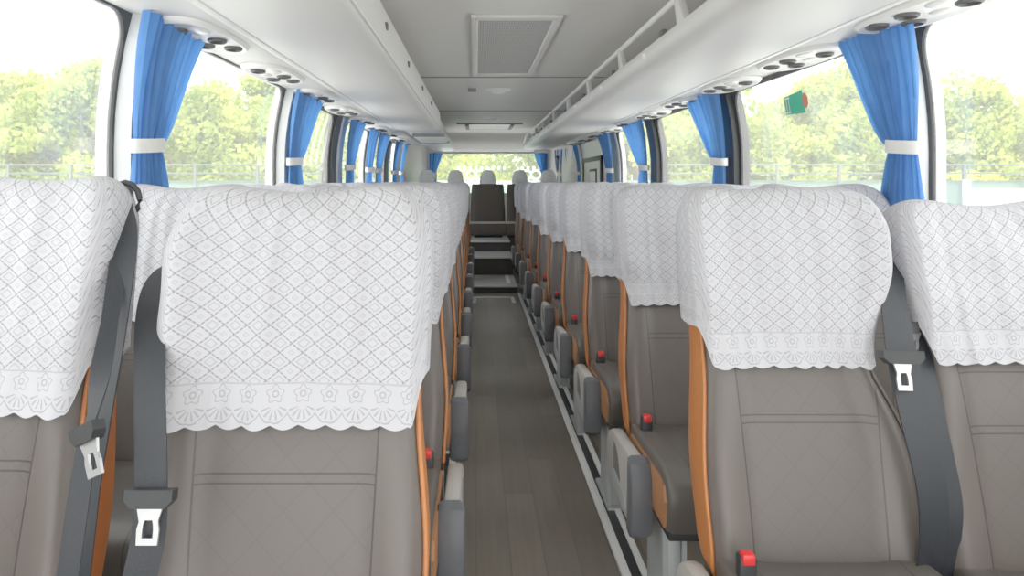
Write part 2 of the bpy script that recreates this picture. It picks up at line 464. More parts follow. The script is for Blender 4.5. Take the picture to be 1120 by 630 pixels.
def make_seat(inner, aisle, cover_seed, near=True, dz=0., arm=True):
    """seat at local origin: x centre, y = front face of the back at its foot; aisle = sign of the aisle side"""
    root = bpy.data.objects.new('coach_seat', None); C.objects.link(root); root.empty_display_size = .05
    p = make_back(inner)
    p['backrest'].build('backrest', M['leather'], root, True)
    for s in (-1, 1): 
        tr = p[s].build('side_trim', M['leather' if s == inner else 'orange'], root, True)
        tr['label'] = 'brown grey leather side panel' if s == inner else 'orange leather side panel'
    p['shell'].build('back_shell', M['shell'], root, True)
    cb, uv = make_cover(inner, cover_seed, dz)
    cv = cb.build('headrest_cover', M['lace'], root, True, uv=uv); cv['label'] = 'white lace headrest cover with scalloped hem'
    # cushion: rounded pad, rolled front edge
    P = []
    prof = [(.10, .425), (.06, .448), (-.05, .450), (-.16, .453), (-.26, .458), (-.34, .460), (-.39, .452), (-.42, .430), (-.428, .40), (-.42, .36), (-.405, .325), (-.38, .318), (.02, .318), (.10, .33)]
    AX = [-1, -.985, -.94, -.86, -.7, -.55, -.35, 0, .35, .55, .7, .86, .94, .985, 1]
    for a in AX:
        k = .80 if abs(a) == 1 else .93 if abs(a) > .98 else .985 if abs(a) > .9 else 1
        row = []
        for y, z in prof:
            cy, cz = -.16, .385
            crown = .010 * sstep(.5, .8, abs(a)) if z > .42 else 0
            row.append((a * .205, cy + (y - cy) * (k * .1 + .9), cz + (z - cz) * k + crown))
        P.append(row)
    b = MB(); o = b.grid(P, cv=True); n = len(prof)
    b.f.append(tuple(o + i for i in range(n))); b.f.append(tuple(o + (len(AX) - 1) * n + i for i in range(n)))
    b.build('seat_cushion', M['cushion'], root, 50)
    for s in (-1, 1):
        b = MB(); pr = [(-.395, .335), (-.405, .40), (-.385, .432), (-.33, .440), (.0, .430), (.0, .335)]
        b.prism(pr, 'x', s * .196, s * .213, .004)
        o = b.build('cushion_trim', M['brownside'], root); o['label'] = 'orange brown leather cushion side'
    b = MB().box(-.19, .19, -.36, .08, .285, .32, .006); b.build('seat_frame', M['black'], root)
    # pedestal leg under the aisle side
    b = MB(); xs = aisle * .16
    b.box(xs - .02, xs + .02, -.30, -.08, .0, .29, .006)
    b.box(xs - .032, xs - .02, -.31, -.29, .0, .29); b.box(xs + .02, xs + .032, -.31, -.29, .0, .29)
    b.box(xs - .035, xs + .035, -.33, -.05, .0, .014, .004)
    b.build('pedestal_leg', M['legmetal'], root)
    # buckle
    if arm:
      b = MB().box(aisle * .175 - .017, aisle * .175 + .017, -.070, -.040, .43, .498, .007); bk = b.build('belt_buckle', M['black'], root)
    if arm:
      b = MB().box(aisle * .175 - .012, aisle * .175 + .012, -.074, -.050, .484, .504, .004); rb = b.build('release_button', M['red'], bk); rb['label'] = 'red release button'
    if arm:
        x0, x1 = aisle * .222, aisle * .262
        pr = []
        for k in range(13):      # rounded rear, straight front
            an = -PI / 2 + PI * k / 12
            pr.append((.03 + .10 * math.cos(an) * (1.0), .345 + .085 * math.sin(an)))
        pr += [(-.10, .436), (-.19, .442), (-.235, .43), (-.245, .30), (-.235, .262), (-.20, .255)]
        b = MB().prism(pr, 'x', x0, x1, .010); arm_o = b.build('armrest', M['armgrey'], root, 40)
        pad = [(-.225, .448), (-.262, .440), (-.282, .41), (-.286, .33), (-.276, .262), (-.250, .244), (-.215, .25), (-.222, .30)]
        b = MB().prism(pad, 'x', aisle * .208, aisle * .272, .014); po = b.build('armrest_pad', M['armpad'], arm_o, 40); po['label'] = 'dark grey armrest pad'
        q = [(-.03, .41)] + [(-.03 + .10 * math.cos(an), .31 + .10 * math.sin(an)) for an in [PI / 2 - PI / 2 * k / 8 for k in range(1, 9)]] + [(-.03, .31)]
        q = [(.0 - (y + .03) * .9, z) for y, z in q]
        b = MB().prism(q, 'x', aisle * .259, aisle * .2635, 0); b.build('armrest_recess', M['armcup'], arm_o)
        b = MB().prism([(-.165, .285), (-.165, .315), (-.01, .335), (.05, .30), (.02, .28), (-.10, .272)], 'x', aisle * .259, aisle * .2650, .002)
        b.build('armrest_handle', M['legmetal'], arm_o)
    return root

def tongue(b_parent, p, d, tilt=0., w=.066, flip=1):
    """plastic head with a steel tongue hanging from it at point p, width direction d (local)"""
    p = Vector(p); d = Vector(d).normalized(); dn = Vector((math.sin(tilt) * d.x, math.sin(tilt) * d.y - .22, -math.cos(tilt))).normalized()
    nn = d.cross(dn).normalized()
    def fr(u, v, w_): return p + d * u + dn * v + nn * w_
    def slab(b, loop, th):
        A = [fr(u, v, -th) for u, v in loop]; B = [fr(u, v, th) for u, v in loop]; n = len(loop)
        o = b.add(A + B, [tuple(range(n)), tuple(range(2 * n - 1, n - 1, -1))] + [(i, (i + 1) % n, n + (i + 1) % n, n + i) for i in range(n)])
    b = MB(); h = w / 2
    slab(b, [(-h, -.012), (h, -.012), (h, .002), (h * .7, .012), (-h * .7, .012), (-h, .002)], .011)
    hd = b.build('belt_tongue', M['black'], b_parent, 0); hd['label'] = 'black belt tongue head'
    b = MB(); k = .018
    outer = [(-k, .010), (k, .010), (k * .72, .030), (k * .85, .040), (k * .8, .060), (-k * .8, .060), (-k * .85, .040), (-k * .72, .030)]
    inner = [(-k * .3, .028), (k * .3, .028), (k * .38, .034), (k * .42, .040), (k * .42, .051), (-k * .42, .051), (-k * .42, .040), (-k * .38, .034)]
    for th in (-.002, .002):
        pass
    n = 8; V = [fr(u, v, -.0022) for u, v in outer] + [fr(u, v, -.0022) for u, v in inner] + [fr(u, v, .0022) for u, v in outer] + [fr(u, v, .0022) for u, v in inner]
    F = []
    for i in range(n):
        j = (i + 1) % n
        F += [(i, j, n + j, n + i), (2 * n + i, 3 * n + i, 3 * n + j, 2 * n + j), (i, 2 * n + i, 2 * n + j, j), (n + i, n + j, 3 * n + j, 3 * n + i)]
    b.add(V, F); b.build('steel_plate', M['steel'], hd, 0)['label'] = 'steel tongue plate with square hole'

def belt(root, path, w=.048, t_at=None, tdir=(1, 0, 0), tilt=0.):
    """path in world coordinates -> local ribbon under the seat root"""
    o = root.location
    pts = []
    # smooth the path (Catmull-Rom) and keep the width directions
    sx_ = root.scale.x
    def L_(p): q = Vector(p) - o; q.x /= sx_; q.z /= root.scale.z; return q
    PP = [L_(p) for p, d in path]; DD = [Vector(d) for p, d in path]
    for i in range(len(PP) - 1):
        p0, p1, p2, p3 = PP[max(0, i - 1)], PP[i], PP[i + 1], PP[min(len(PP) - 1, i + 2)]
        for k in range(8):
            t = k / 8
            q = .5 * ((2 * p1) + (p2 - p0) * t + (2 * p0 - 5 * p1 + 4 * p2 - p3) * t * t + (3 * p1 - p0 - 3 * p2 + p3) * t ** 3)
            pts.append((q, DD[i].lerp(DD[i + 1], t)))
    pts.append((PP[-1], DD[-1]))
    b = MB().ribbon(pts, w); bo = b.build('seat_belt', M['belt'], root, 30); bo['label'] = 'dark blue grey seat belt webbing'
    if t_at is not None: tongue(bo, L_(t_at), tdir, tilt, w + .020)
    return bo

RZ = [1.42 + .80 * i for i in range(10)]
LZ = [1.12 + .82 * i for i in range(10)]
XRA, XRW = .643, 1.088        # right aisle / window seat centres
XLA, XLW = -.296, -.82
ORD = ['first', 'second', 'third', 'fourth', 'fifth', 'sixth', 'seventh', 'eighth', 'ninth', 'tenth']
def pixp(px, py, y):           # a point at depth y seen at reference position (px,py) -- used only to measure belts
    return ((px - 521) * y / 840, y, EYE - (py - 198) * y / 840)

def seat_label(i, side, place):
    if i == 0:
        return {('right', 'aisle'): 'nearest grey leather coach seat right of the aisle, with orange edge and white lace cover',
                ('right', 'window'): 'nearest grey leather coach seat by the right windows, at the right edge of the photo',
                ('left', 'aisle'): 'nearest grey leather coach seat left of the aisle, with large white lace cover',
                ('left', 'window'): 'nearest grey leather coach seat by the left windows, at the left edge of the photo'}[(side, place)]
    where = f'at the {side} aisle edge' if place == 'aisle' else f'beside the {side} windows'
    return f'grey coach seat with lace cover, {ORD[i]} from front {where}'

SEATS = {}
for side, zs, xa, xw, ai in (('right', RZ, XRA, XRW, -1), ('left', LZ, XLA, XLW, 1)):
    for place, x, inner in (('aisle', xa, -ai), ('window', xw, 0)):
        g = 'grey coach seats with white lace covers'
        a_s = ai
        if side == 'left': inner = 0
        first = make_seat(inner, a_s, hash((side == 'left', place == 'aisle')) % 97, arm=(place == 'aisle'), dz=-.02 if side == 'left' else .03 if place == 'window' else 0)
        first.name = 'coach_seat'
        first.location = (x, zs[0], 0 if place == 'aisle' or side == 'left' else -.004)
        if side == 'left' and place == 'window': first.location.z = .02
        tag(first, seat_label(0, side, place), 'seat', g); SEATS[(side, place, 0)] = first
        first.scale = ({'rightaisle': .935, 'rightwindow': .95, 'leftaisle': 1.0, 'leftwindow': .95}[side + place], 1, .975 if side == 'right' and place == 'window' else 1)
        for i in range(1, 10):
            r = dup(first, (x, zs[i] , 0), seat_label(i, side, place)); r.scale.z = 1; SEATS[(side, place, i)] = r
            if i in (2, 5, 8):   # another drape of the cover for some rows
                pass
# alternate covers so the rows are not clones
alts = {}
for k, (key, r) in enumerate(sorted(SEATS.items(), key=lambda q: str(q[0]))):
    side, place, i = key
    if i == 0: continue
    inner = (1 if place == 'aisle' else 0) if side == 'right' else 0
    v = (inner, i % 3)
    if v not in alts:
        cb, uv = make_cover(inner, 31 * (i % 3) + 5 + inner, -.012 * (i % 3) + .006)
        o = cb.build('headrest_cover', M['lace'], None, True, uv=uv); alts[v] = o.data; bpy.data.objects.remove(o)
    for ch in r.children:
        if ch.name.startswith('headrest_cover'): ch.data = alts[v]

# --- seat belts
X1 = (1, 0, 0)
s = SEATS[('right', 'aisle', 0)]
belt(s, [(pixp(977, 235, 1.74), (1, .3, 0)), (pixp(977, 268, 1.66), (1, .3, 0)), (pixp(976, 310, 1.56), (1, .25, 0)), (pixp(982, 360, 1.49), (1, .1, 0)), (pixp(988, 398, 1.455), (1, 0, 0)),
         (pixp(1004, 470, 1.41), (1, .1, 0)), (pixp(1020, 540, 1.39), (1, .1, 0)), (pixp(1019, 600, 1.40), (1, .25, 0)), (pixp(1008, 655, 1.43), (1, .3, 0))], .062,
     pixp(986, 391, 1.44), (1, 0, -.03), 0.)
s = SEATS[('right', 'window', 0)]
belt(s, [(pixp(978, 240, 1.72), (1, .3, 0)), (pixp(990, 310, 1.62), (1, .25, 0)), (pixp(1003, 360, 1.56), (1, .2, 0)), (pixp(1014, 410, 1.51), (1, .2, 0)),
         (pixp(1028, 480, 1.46), (1, .1, 0)), (pixp(1041, 550, 1.43), (1, 0, 0)), (pixp(1040, 600, 1.43), (1, .2, 0)), (pixp(1036, 655, 1.45), (1, .2, 0))], .042,
     pixp(1000, 358, 1.545), (1, .3, .10), -.3)
s = SEATS[('left', 'aisle', 0)]
belt(s, [(pixp(200, 285, 1.54), (.3, 1, 0)), (pixp(175, 300, 1.42), (.4, .9, 0)), (pixp(165, 345, 1.27), (.9, .35, 0)), (pixp(164, 430, 1.13), (1, 0, 0)), (pixp(165, 540, 1.075), (1, 0, 0)),
         (pixp(160, 600, 1.06), (1, .2, 0)), (pixp(140, 680, 1.05), (.9, .4, 0))], .046,
     pixp(165, 545, 1.06), (1, 0, 0), 0.)
s = SEATS[('left', 'window', 0)]
belt(s, [(pixp(128, 206, 1.44), (.5, .6, 0)), (pixp(132, 225, 1.37), (1, .2, 0)), (pixp(138, 260, 1.31), (1, -.1, 0)), (pixp(128, 350, 1.21), (1, -.3, 0)), (pixp(112, 450, 1.14), (.9, -.4, 0)),
         (pixp(98, 530, 1.11), (.9, -.3, 0)), (pixp(82, 640, 1.06), (1, 0, 0))], .042)
belt(s, [(pixp(137, 205, 1.46), (1, .4, 0)), (pixp(136, 240, 1.38), (1, .3, 0)), (pixp(120, 350, 1.18), (.5, .8, 0)), (pixp(101, 455, 1.09), (.7, -.6, 0)), (pixp(96, 480, 1.075), (1, -.2, 0)),
         (pixp(84, 560, 1.05), (1, .2, 0)), (pixp(70, 660, 1.03), (1, 0, 0))], .030,
     pixp(96, 474, 1.06), (.8, -.3, .42), .5)
b = MB()   # the loop guide on top of the left window seat, where its belts come over
c = Vector(pixp(137, 218, 1.40)) - s.location; c.x /= s.scale.x
b.tube([c + Vector((.028 * math.cos(k * PI / 6), .0, .030 * math.sin(k * PI / 6))) for k in range(13)], .006, 8)
b.build('belt_guide', M['black'], s)
for (side, place, i), r in SEATS.items():
    if i == 0 or place != 'aisle': continue
    sg = 1 if side == 'right' else -1
    x, y, _ = r.location
    lx = x + sg * .205
    if side + str(i) in ('right1', 'right2', 'left1', 'left2', 'right3'):
        belt(r, [((lx, y + .19, 1.06), X1), ((lx - sg * .005, y + .09, .90), X1), ((lx + sg * .0, y + .02, .70), X1), ((lx + sg * .01, y - .01, .50), X1)], .046, (lx, y + .03, .78))

# --- rear bench seats
def make_rear_seat(label, x, ws=1.):
    root = thing('rear_bench_seat', label, 'seat', (x, 10.55, .0), 0, 'seats of the rear row')
    b = MB(); P = []
    for j in range(13):
        t = j / 12; z = lerp(.56, 1.12, t); w = (.195 - .015 * t) * ws; y = t * .16
        if t > .9: w *= .985
        P.append([(w * math.cos(k * 2 * PI / 24) if False else math.copysign(abs(math.cos(k * 2 * PI / 24)) ** .35, math.cos(k * 2 * PI / 24)) * w, y + .06 + .06 * math.copysign(abs(math.sin(k * 2 * PI / 24)) ** .5, math.sin(k * 2 * PI / 24)), z) for k in range(24)])
    o = b.grid(P, cv=True); b.f.append(tuple(o + 12 * 24 + k for k in range(24))); b.f.append(tuple(o + k for k in range(24)))
    b.build('backrest', M['brown'], root, 50)
    b = MB(); P = []
    for j in range(13):
        ph = j / 12 * PI / 2; w = .115 * math.cos(ph) ** .5 if j < 12 else .001; z = 1.10 + .215 * math.sin(ph)
        P.append([(w * math.cos(k * 2 * PI / 24), .235 + (.055 * math.cos(ph) ** .5 if j < 12 else .001) * math.sin(k * 2 * PI / 24), z) for k in range(24)])
    b.grid(P, cv=True); b.build('headrest_cover', M['plaincover'], root, True)['label'] = 'plain white rounded headrest cover'
    b = MB().box(-.205 * ws, .205 * ws, -.33, .08, .43, .60, .03, 3); b.build('seat_cushion', M['brown'], root, 50)
    b = MB().box(-.20 * ws, .20 * ws, -.325, -.22, .585, .615, .012, 3); b.build('cushion_edge', M['brownpipe'], root, 50)['label'] = 'lighter rolled front edge'
    b = MB().box(-.19, .19, -.28, .1, .405, .435); b.build('seat_base', M['black'], root)
    return root
RL = ['rear row seat with white rounded headrest, leftmost, at the left window corner', 'rear row seat with white rounded headrest, left of the middle one',
      'dark brown middle rear seat facing down the aisle, white rounded headrest', 'rear row seat with white rounded headrest, right of the middle one',
      'rear row seat with white rounded headrest, rightmost, at the right window corner']
first = make_rear_seat(RL[0], CX - .84)
for i in (1, 3, 4): dup(first, (CX + (i - 2) * .405 - .01 + (.045 if i > 2 else -.045), 10.55, 0), RL[i])
first.location = (CX - .865, 10.55, 0)
struct(MB().box(-.86, 1.20, 10.24, 11.3, .0, .404).build('trim_30', M['step']))
make_rear_seat(RL[2], CX - .01, 1.25)

# ------------------------------------------------------------------ setting: floor, steps, walls
b = MB().box(XL - .08, XR + .08, Y0, YR + .1, -.06, 0); struct(b.build('floor', M['floor']))
AL, AR = -.075, .425
def step(n, y0, y1, z0, z1, front):
    b = MB().box(AL, AR, y0, y1, 0, z1 - .012); o = struct(b.build(f'trim_{n}', M['step']))
    b = MB().box(AL, AR, y0 - .012, y1, z1 - .012, z1, .003); b.build('step_tread', M['tread'], o)
    b = MB().box(AL, AR, y0 - .016, y0 + .035, z1 - .016, z1 + .002, .003); b.build('step_nosing', M['alu'], o)
    return o
s1 = step(1, 7.96, 8.885, 0, .075, 0)
b = MB().box(AR - .10, AR - .06, 8.1, 8.85, .0755, .079); b.build('tread_edge_strip', M['white'], s1)
step(2, 8.89, 9.655, 0, .28, 0); 
s3 = step(3, 9.66, 11.3, 0, .405, 0)
fr = MB(); fr.box(-.035, .375, 7.62, 7.66, .0, .006); fr.box(-.035, .0, 7.30, 7.62, .0, .006); fr.box(.34, .375, 7.30, 7.62, .0, .006)
struct(fr.build('trim_4', M['alu']))
# floor rails under the seats
for n, (xa, xb, m) in enumerate(((.425, .452, 'alu'), (.452, .485, 'black'), (.485, .505, 'alu'), (-.165, -.145, 'alu'), (-.145, -.112, 'black'), (-.112, -.085, 'alu'))):
    b = MB().box(xa, xb, Y0, 7.9 if xa > 0 else 7.9, .0, .012 if m == 'alu' else .004, .002 if m == 'alu' else 0)
    struct(b.build(f'trim_{5 + n}', M[m]))

# side walls: lower panel, pillars, upper panel; openings hold windows
def wall_strip(b, side, y0, y1, z0, z1, th=.05, n=8):
    Zs = [lerp(z0, z1, k / n) for k in range(n + 1)]
    I = [(wx(side, z), z) for z in Zs]; O = [(wx(side, z) + side * th, z) for z in Zs]
    b.prism([(x, z) for x, z in I] + [(x, z) for x, z in O][::-1], 'y', y0, y1)
WIN = 0
def window(side, y0, y1, mframe='black', gas=.030, rad=.11, z0=WB, z1=WT):
    global WIN; WIN += 1
    root = bpy.data.objects.new(f'window_{WIN}', None); C.objects.link(root); root['kind'] = 'structure'
    root.location = (0, (y0 + y1) / 2, z0); off = Vector((0, (y0 + y1) / 2, z0))
    def loop(ins, r, n=6):
        a, b_, c, d = y0 + ins, y1 - ins, z0 + ins, z1 - ins; L = []
        for cy, cz, st in ((b_ - r, d - r, 0), (a + r, d - r, 90), (a + r, c + r, 180), (b_ - r, c + r, 270)):
            for k in range(n + 1):
                an = R_(st + 90 * k / n); L.append((cy + r * math.cos(an), cz + r * math.sin(an)))
            # subdivide verticals
        return L
    def dens(L):
        out = []
        for i, p in enumerate(L):
            q = L[(i + 1) % len(L)]; out.append(p)
            if abs(p[1] - q[1]) > .2:
                for k in range(1, 8): out.append((lerp(p[0], q[0], k / 8), lerp(p[1], q[1], k / 8)))
        return out
    A = dens(loop(0, .0001)); B = dens(loop(gas, rad))
    fb = MB(); rows = []
    for L, dx in ((A, .020), (A, -.002), (B, -.001), (B, .012)):
        rows.append([Vector((wx(side, z) + side * dx, y, z)) - off for y, z in L])
    fb.grid(rows, cu=True, cv=True); fb.build('window_frame', M[mframe], root, 30)
    pb = MB(); n = 10
    pb.grid([[Vector((wx(side, lerp(z0 + .005, z1 - .005, k / n)) + side * .007, y, lerp(z0 + .005, z1 - .005, k / n))) - off for k in range(n + 1)] for y in (y0 + .005, y1 - .005)])
    pb.build('window_pane', M['glass'], root, True)
    return root
def wall(side, ops, pil):
    b = MB(); nm = 'wall_right' if side > 0 else 'wall_left'
    wall_strip(b, side, Y0, 10.15, -.05, WB); wall_strip(b, side, Y0, 10.15, WT, CEIL + .06, n=4)
    for q, (y0, y1) in enumerate(ops): window(side, y0, y1, gas=.012 if side < 0 and q < 2 else .018 if q == 0 else .028, rad=.09)
    w = struct(b.build(nm, M['pillar'], None, 30))
    for y0, y1, m, d in pil:
        p = MB(); n = 10; Zs = [lerp(WB, WT, k / n) for k in range(n + 1)]
        pr = [(wx(side, z) - side * d, z) for z in Zs] + [(wx(side, z) + side * .052, z) for z in Zs][::-1]
        p.prism(pr, 'y', y0, y1); o = p.build('window_pillar', M[m], w, 30)
    return w
wall(1, [(Y0, 2.34), (2.50, 4.02), (4.18, 5.74), (5.95, 7.32)],
     [(2.34, 2.50, 'pillar', .035), (4.02, 4.18, 'black', .03), (5.74, 5.95, 'black', .03), (7.32, 7.46, 'pillar', .01), (7.46, 10.15, 'plastic', 0)])
wall(-1, [(Y0, 2.20), (2.36, 3.98), (4.15, 5.42), (5.90, 7.15), (7.48, 8.70), (9.05, 10.0)],
     [(2.20, 2.36, 'pillar', .05), (3.98, 4.15, 'pillar', .045), (5.42, 5.62, 'black', .015), (5.62, 5.90, 'pillar', .01), (7.15, 7.48, 'plastic', .01), (8.70, 8.86, 'black', .015), (8.86, 9.05, 'pillar', .01), (10.0, 10.15, 'plastic', .0)])
# narrow emergency door in the right wall
d = bpy.data.objects.new('door_1', None); C.objects.link(d); d['kind'] = 'structure'; d.location = (XR, 9.0, 0)
dy0, dy1, dz1 = -.68, .74, 1.44
b = MB(); b.box(-.035, .0, dy0, dy0 + .07, .3, dz1, .006); b.box(-.035, 0, dy1 - .07, dy1, .3, dz1, .006); b.box(-.035, 0, dy0, dy1, dz1 - .05, dz1, .006)
b.build('door_frame', M['black'], d)
b = MB().box(-.022, .0, dy0 + .07, dy1 - .07, .3, dz1 - .05); b.build('door_panel', M['plastic'], d)
b = MB().box(-.030, -.018, -.34, .18, .85, 1.30, .004); b.build('door_window_frame', M['black'], d)
b = MB().box(-.034, -.026, -.29, .13, .88, 1.27); b.build('door_window_pane', M['white'], d)
# angled rear corners and the rear wall with its window
for nm, xa, xb in (('wall_rear_right', XR, 1.08), ('wall_rear_left', XL, -.74)):
    sg = 1 if xa > 0 else -1; b = MB()
    b.prism([(xa, 10.12), (xb, YR), (xb + sg * .08, YR), (xa + sg * .08, 10.12)], 'z', 0, CEIL + .05)
    struct(b.build(nm, M['plastic']))
b = MB(); rz0, rz1 = .95, 1.585; rx0, rx1 = -.62, 1.00
b.box(XL, XR, YR, YR + .06, 0, rz0); b.box(XL, XR, YR, YR + .06, rz1, CEIL + .06)
b.box(XL, rx0, YR, YR + .06, rz0, rz1); b.box(rx1, XR, YR, YR + .06, rz0, rz1)
struct(b.build('wall_rear', M['plastic']))
WIN += 1; root = bpy.data.objects.new(f'window_{WIN}', None); C.objects.link(root); root['kind'] = 'structure'; root.location = (CX, YR, rz0)
b = MB(); 
for q in ((rx0, rx0 + .03, rz0, rz1), (rx1 - .03, rx1, rz0, rz1), (rx0, rx1, rz0, rz0 + .03), (rx0, rx1, rz1 - .02, rz1)):
    b.box(q[0] - CX, q[1] - CX, -.01, .065, q[2] - rz0, q[3] - rz0)
b.build('window_frame', M['pillar'], root)
b = MB(); b.grid([[(rx0 - CX, .03, 0), (rx1 - CX, .03, 0)], [(rx0 - CX, .03, rz1 - rz0), (rx1 - CX, .03, rz1 - rz0)]]); b.build('window_pane', M['glass'], root)

# ceiling
b = MB(); prof = [(XL + .10, 1.70), (XL + .16, 1.80), (XL + .30, 1.88), (-.55, CEIL), (.89, CEIL), (XR - .30, 1.88), (XR - .16, 1.80), (XR - .10, 1.70)]
prof2 = [(x, z + .04) for x, z in prof][::-1]
b.prism(prof + prof2, 'y', Y0, YR + .05)
struct(b.build('ceiling', M['ceil'], None, 25))
for n, y in enumerate((5.45, 8.05, 11.0)):
    b = MB().box(-.60, .94, y, y + .022, CEIL - .006, CEIL + .001); struct(b.build(f'trim_{20 + n}', M['seam']))
    b = MB().box(-.60, .94, y + .022, y + .04, CEIL - .010, CEIL + .001); struct(b.build(f'trim_{26 + n}', M['ceil']))
b = MB(); P = []          # rear header: ceiling rolls down to the rear window
pr = [(10.92, CEIL - .002), (11.10, CEIL - .02), (11.17, 1.85), (11.22, 1.78), (11.30, 1.70), (11.40, 1.645), (11.44, 1.60), (YR, 1.595), (YR, CEIL)]
b.prism(pr, 'x', -.50, .86); struct(b.build('trim_23', M['rack'], None, 50))
b = MB(); b.box(-.36, .72, 11.205, 11.215, 1.66, 1.80)
# return air grille hatch
g = thing('ceiling_vent', 'long rectangular air grille panel in the ceiling above the aisle', 'vent', (CX + .01, 4.35, CEIL))
b = MB(); gx, gy = .205, .94
for q in ((-gx, -gx + .022, -gy, gy), (gx - .022, gx, -gy, gy), (-gx + .022, gx - .022, -gy, -gy + .06), (-gx + .022, gx - .022, gy - .06, gy)): b.box(q[0], q[1], q[2], q[3], -.016, .0, .004)
b.build('vent_frame', M['rack'], g)
b = MB()
for q in ((-gx + .020, -gx + .034, -gy + .05, gy - .05), (gx - .034, gx - .020, -gy + .05, gy - .05)): b.box(q[0], q[1], q[2], q[3], -.012, .0, .002)
b.build('vent_rail', M['whitep'], g)
b = MB().box(-gx + .034, gx - .034, -gy + .06, gy - .06, -.006, -.001); b.build('vent_mesh', M['grille'], g)
# far flat panel with dark end brackets
g = thing('ceiling_panel_lamp', 'flat pale ceiling panel with dark end brackets before the rear window', 'ceiling panel', (CX, 10.2, CEIL))
b = MB().box(-.27, .27, -.40, .42, -.02, 0, .006); b.build('panel_plate', M['whitep'], g)
for s in (-1, 1): b = MB().box(s * .29 - .025, s * .29 + .025, -.38, .40, -.035, 0, .008); b.build('end_bracket', M['seam'], g)
b = MB().box(-.42, .42, -.47, -.43, -.02, 0, .004); b.build('front_lip', M['seam'], g)
# dome lamps
def dome(label, y):
    g = thing('dome_lamp', label, 'lamp', (CX + .005, y, CEIL), 0, 'ceiling dome lamps')
    b = MB(); b.ellipsoid((0, 0, 0), (.105, .105, .022), 24, 5, 'down'); b.build('lamp_rim', M['whitep'], g, True)
    b = MB(); b.ellipsoid((0, 0, -.012), (.062, .062, .034), 20, 5, 'down'); b.build('lamp_lens', M['lens'], g, True)
    b = MB(); b.tube([(-.055, .0, -.024), (.055, .0, -.024)], .004, 6); b.build('lens_bar', M['seam'], g)
    return g
dome('round white dome lamp on the ceiling, the nearer one just behind the grille', 6.2)
dome('small round white dome lamp on the ceiling, the farther one by the rear panel', 8.85)
o = MB().box(-.065, .0, 6.1, 6.28, CEIL - .012, CEIL, .004).build('ceiling_sensor', M['seam']); tag(o, 'small grey square sensor on the ceiling left of the nearer dome lamp', 'sensor')

# ------------------------------------------------------------------ luggage racks and soffits
def mir(p, side): return [((x if side > 0 else 2 * CX - x), z) for x, z in p]
# right soffit strip over the windows
sof = [(1.335, 1.640), (1.14, 1.632), (1.115, 1.640), (1.115, 1.70), (1.36, 1.72), (1.36, 1.645)]
struct(MB().prism(mir(sof, 1), 'y', Y0, 10.3).build('trim_24', M['rack'], None, 30))
sofl = [(x - .03 if x < 1.2 else x, z) for x, z in sof]
struct(MB().prism(mir(sofl, -1), 'y', Y0, 10.3).build('trim_25', M['rack'], None, 30))
# right rack
g = thing('luggage_rack', 'long grey overhead luggage rack with white rail on the right side', 'luggage rack', (CX, 5, 1.62), 0)
def loc(prof): return [(x - CX, z - 1.62) for x, z in prof]
tray = [(1.115, 1.632), (1.06, 1.622), (.90, 1.612), (.74, 1.610), (.69, 1.618), (.668, 1.640), (.664, 1.668), (.672, 1.685), (.69, 1.690), (1.24, 1.695), (1.24, 1.66), (1.115, 1.66)]
MB().prism(loc(tray), 'y', Y0 - 5, 6.05).build('rack_tray', M['rack'], g, 40)
MB().box(1.09 - CX, 1.112 - CX, Y0 - 5, 5.2, .004, .017, .003).build('edge_strip', M['whitep'], g)
MB().tube([(.690 - CX, Y0 - 5, .165), (.690 - CX, 5.6, .165), (.69 - CX, 5.9, .12), (.69 - CX, 6.0, .07)], .013, 10).build('rack_rail', M['whitep'], g)
yy = 2.53 - 1.05 * 3
while yy < 10.8:
    b = MB(); b.prism([(yy - 5 - .03, .068), (yy - 5 + .06, .068), (yy - 5 + .10, .165), (yy - 5 + .055, .165)], 'x', .675 - CX, .70 - CX, .004)
    b.build('rail_bracket', M['rack'], g)
    b = MB().box(.68 - CX, .70 - CX, yy - 5 + .28, yy - 5 + .33, .066, .098, .004); b.build('rack_clip', M['latch'], g)
    b = MB(); b.ellipsoid((.667 - CX, yy - 5 + .50, .035), (.014, .012, .014), 10, 6); b.build('rack_knob', M['whitep'], g, True)
    yy += 1.05
b = MB().box(.70 - CX, .71 - CX, Y0 - 5, 5.6, .068, .085); b.build('tray_lip', M['seam'], g)
b = MB()   # back wall of the tray
b.box(1.22 - CX, 1.24 - CX, Y0 - 5, 6.0, .07, .25); b.build('rack_back', M['ceil'], g)
# left rack: front section with closed face, rear section set a little back
g = thing('luggage_rack', 'wide grey overhead luggage rack on the left side, near section with closed lip', 'luggage rack', (CX, 3, 1.62), 0)
def ml(prof): return [(-(x - CX), z - 1.62) for x, z in prof]
lt = [(1.085, 1.632), (1.03, 1.622), (.88, 1.612), (.74, 1.610), (.69, 1.622), (.672, 1.645), (.664, 1.700), (.674, 1.785), (.70, 1.795), (.72, 1.79), (.72, 1.70), (1.24, 1.695), (1.24, 1.66), (1.085, 1.66)]
MB().prism(ml(lt), 'y', Y0 - 3, 4.0).build('rack_tray', M['rack'], g, 40)
MB().box(-(1.085 - CX), -(1.055 - CX), Y0 - 3, 4.0, .003, .017, .003).build('edge_strip', M['plastic'], g)
b = MB(); b.box(-.512, -.497, Y0 - 3, 3.98, .019, .027, .002); b.build('face_seam', M['plastic'], g)
for y in (2.75, 3.65, 4.6, 5.5):
    b = MB().box(-.502, -.488, y - 3, y - 3 + .035, .085, .11, .003); b.build('rack_latch', M['latch'], g)
g = thing('luggage_rack', 'far left overhead luggage rack section behind the closed near one, sloping to the rear window', 'luggage rack', (CX, 7, 1.62), 0)
P = []
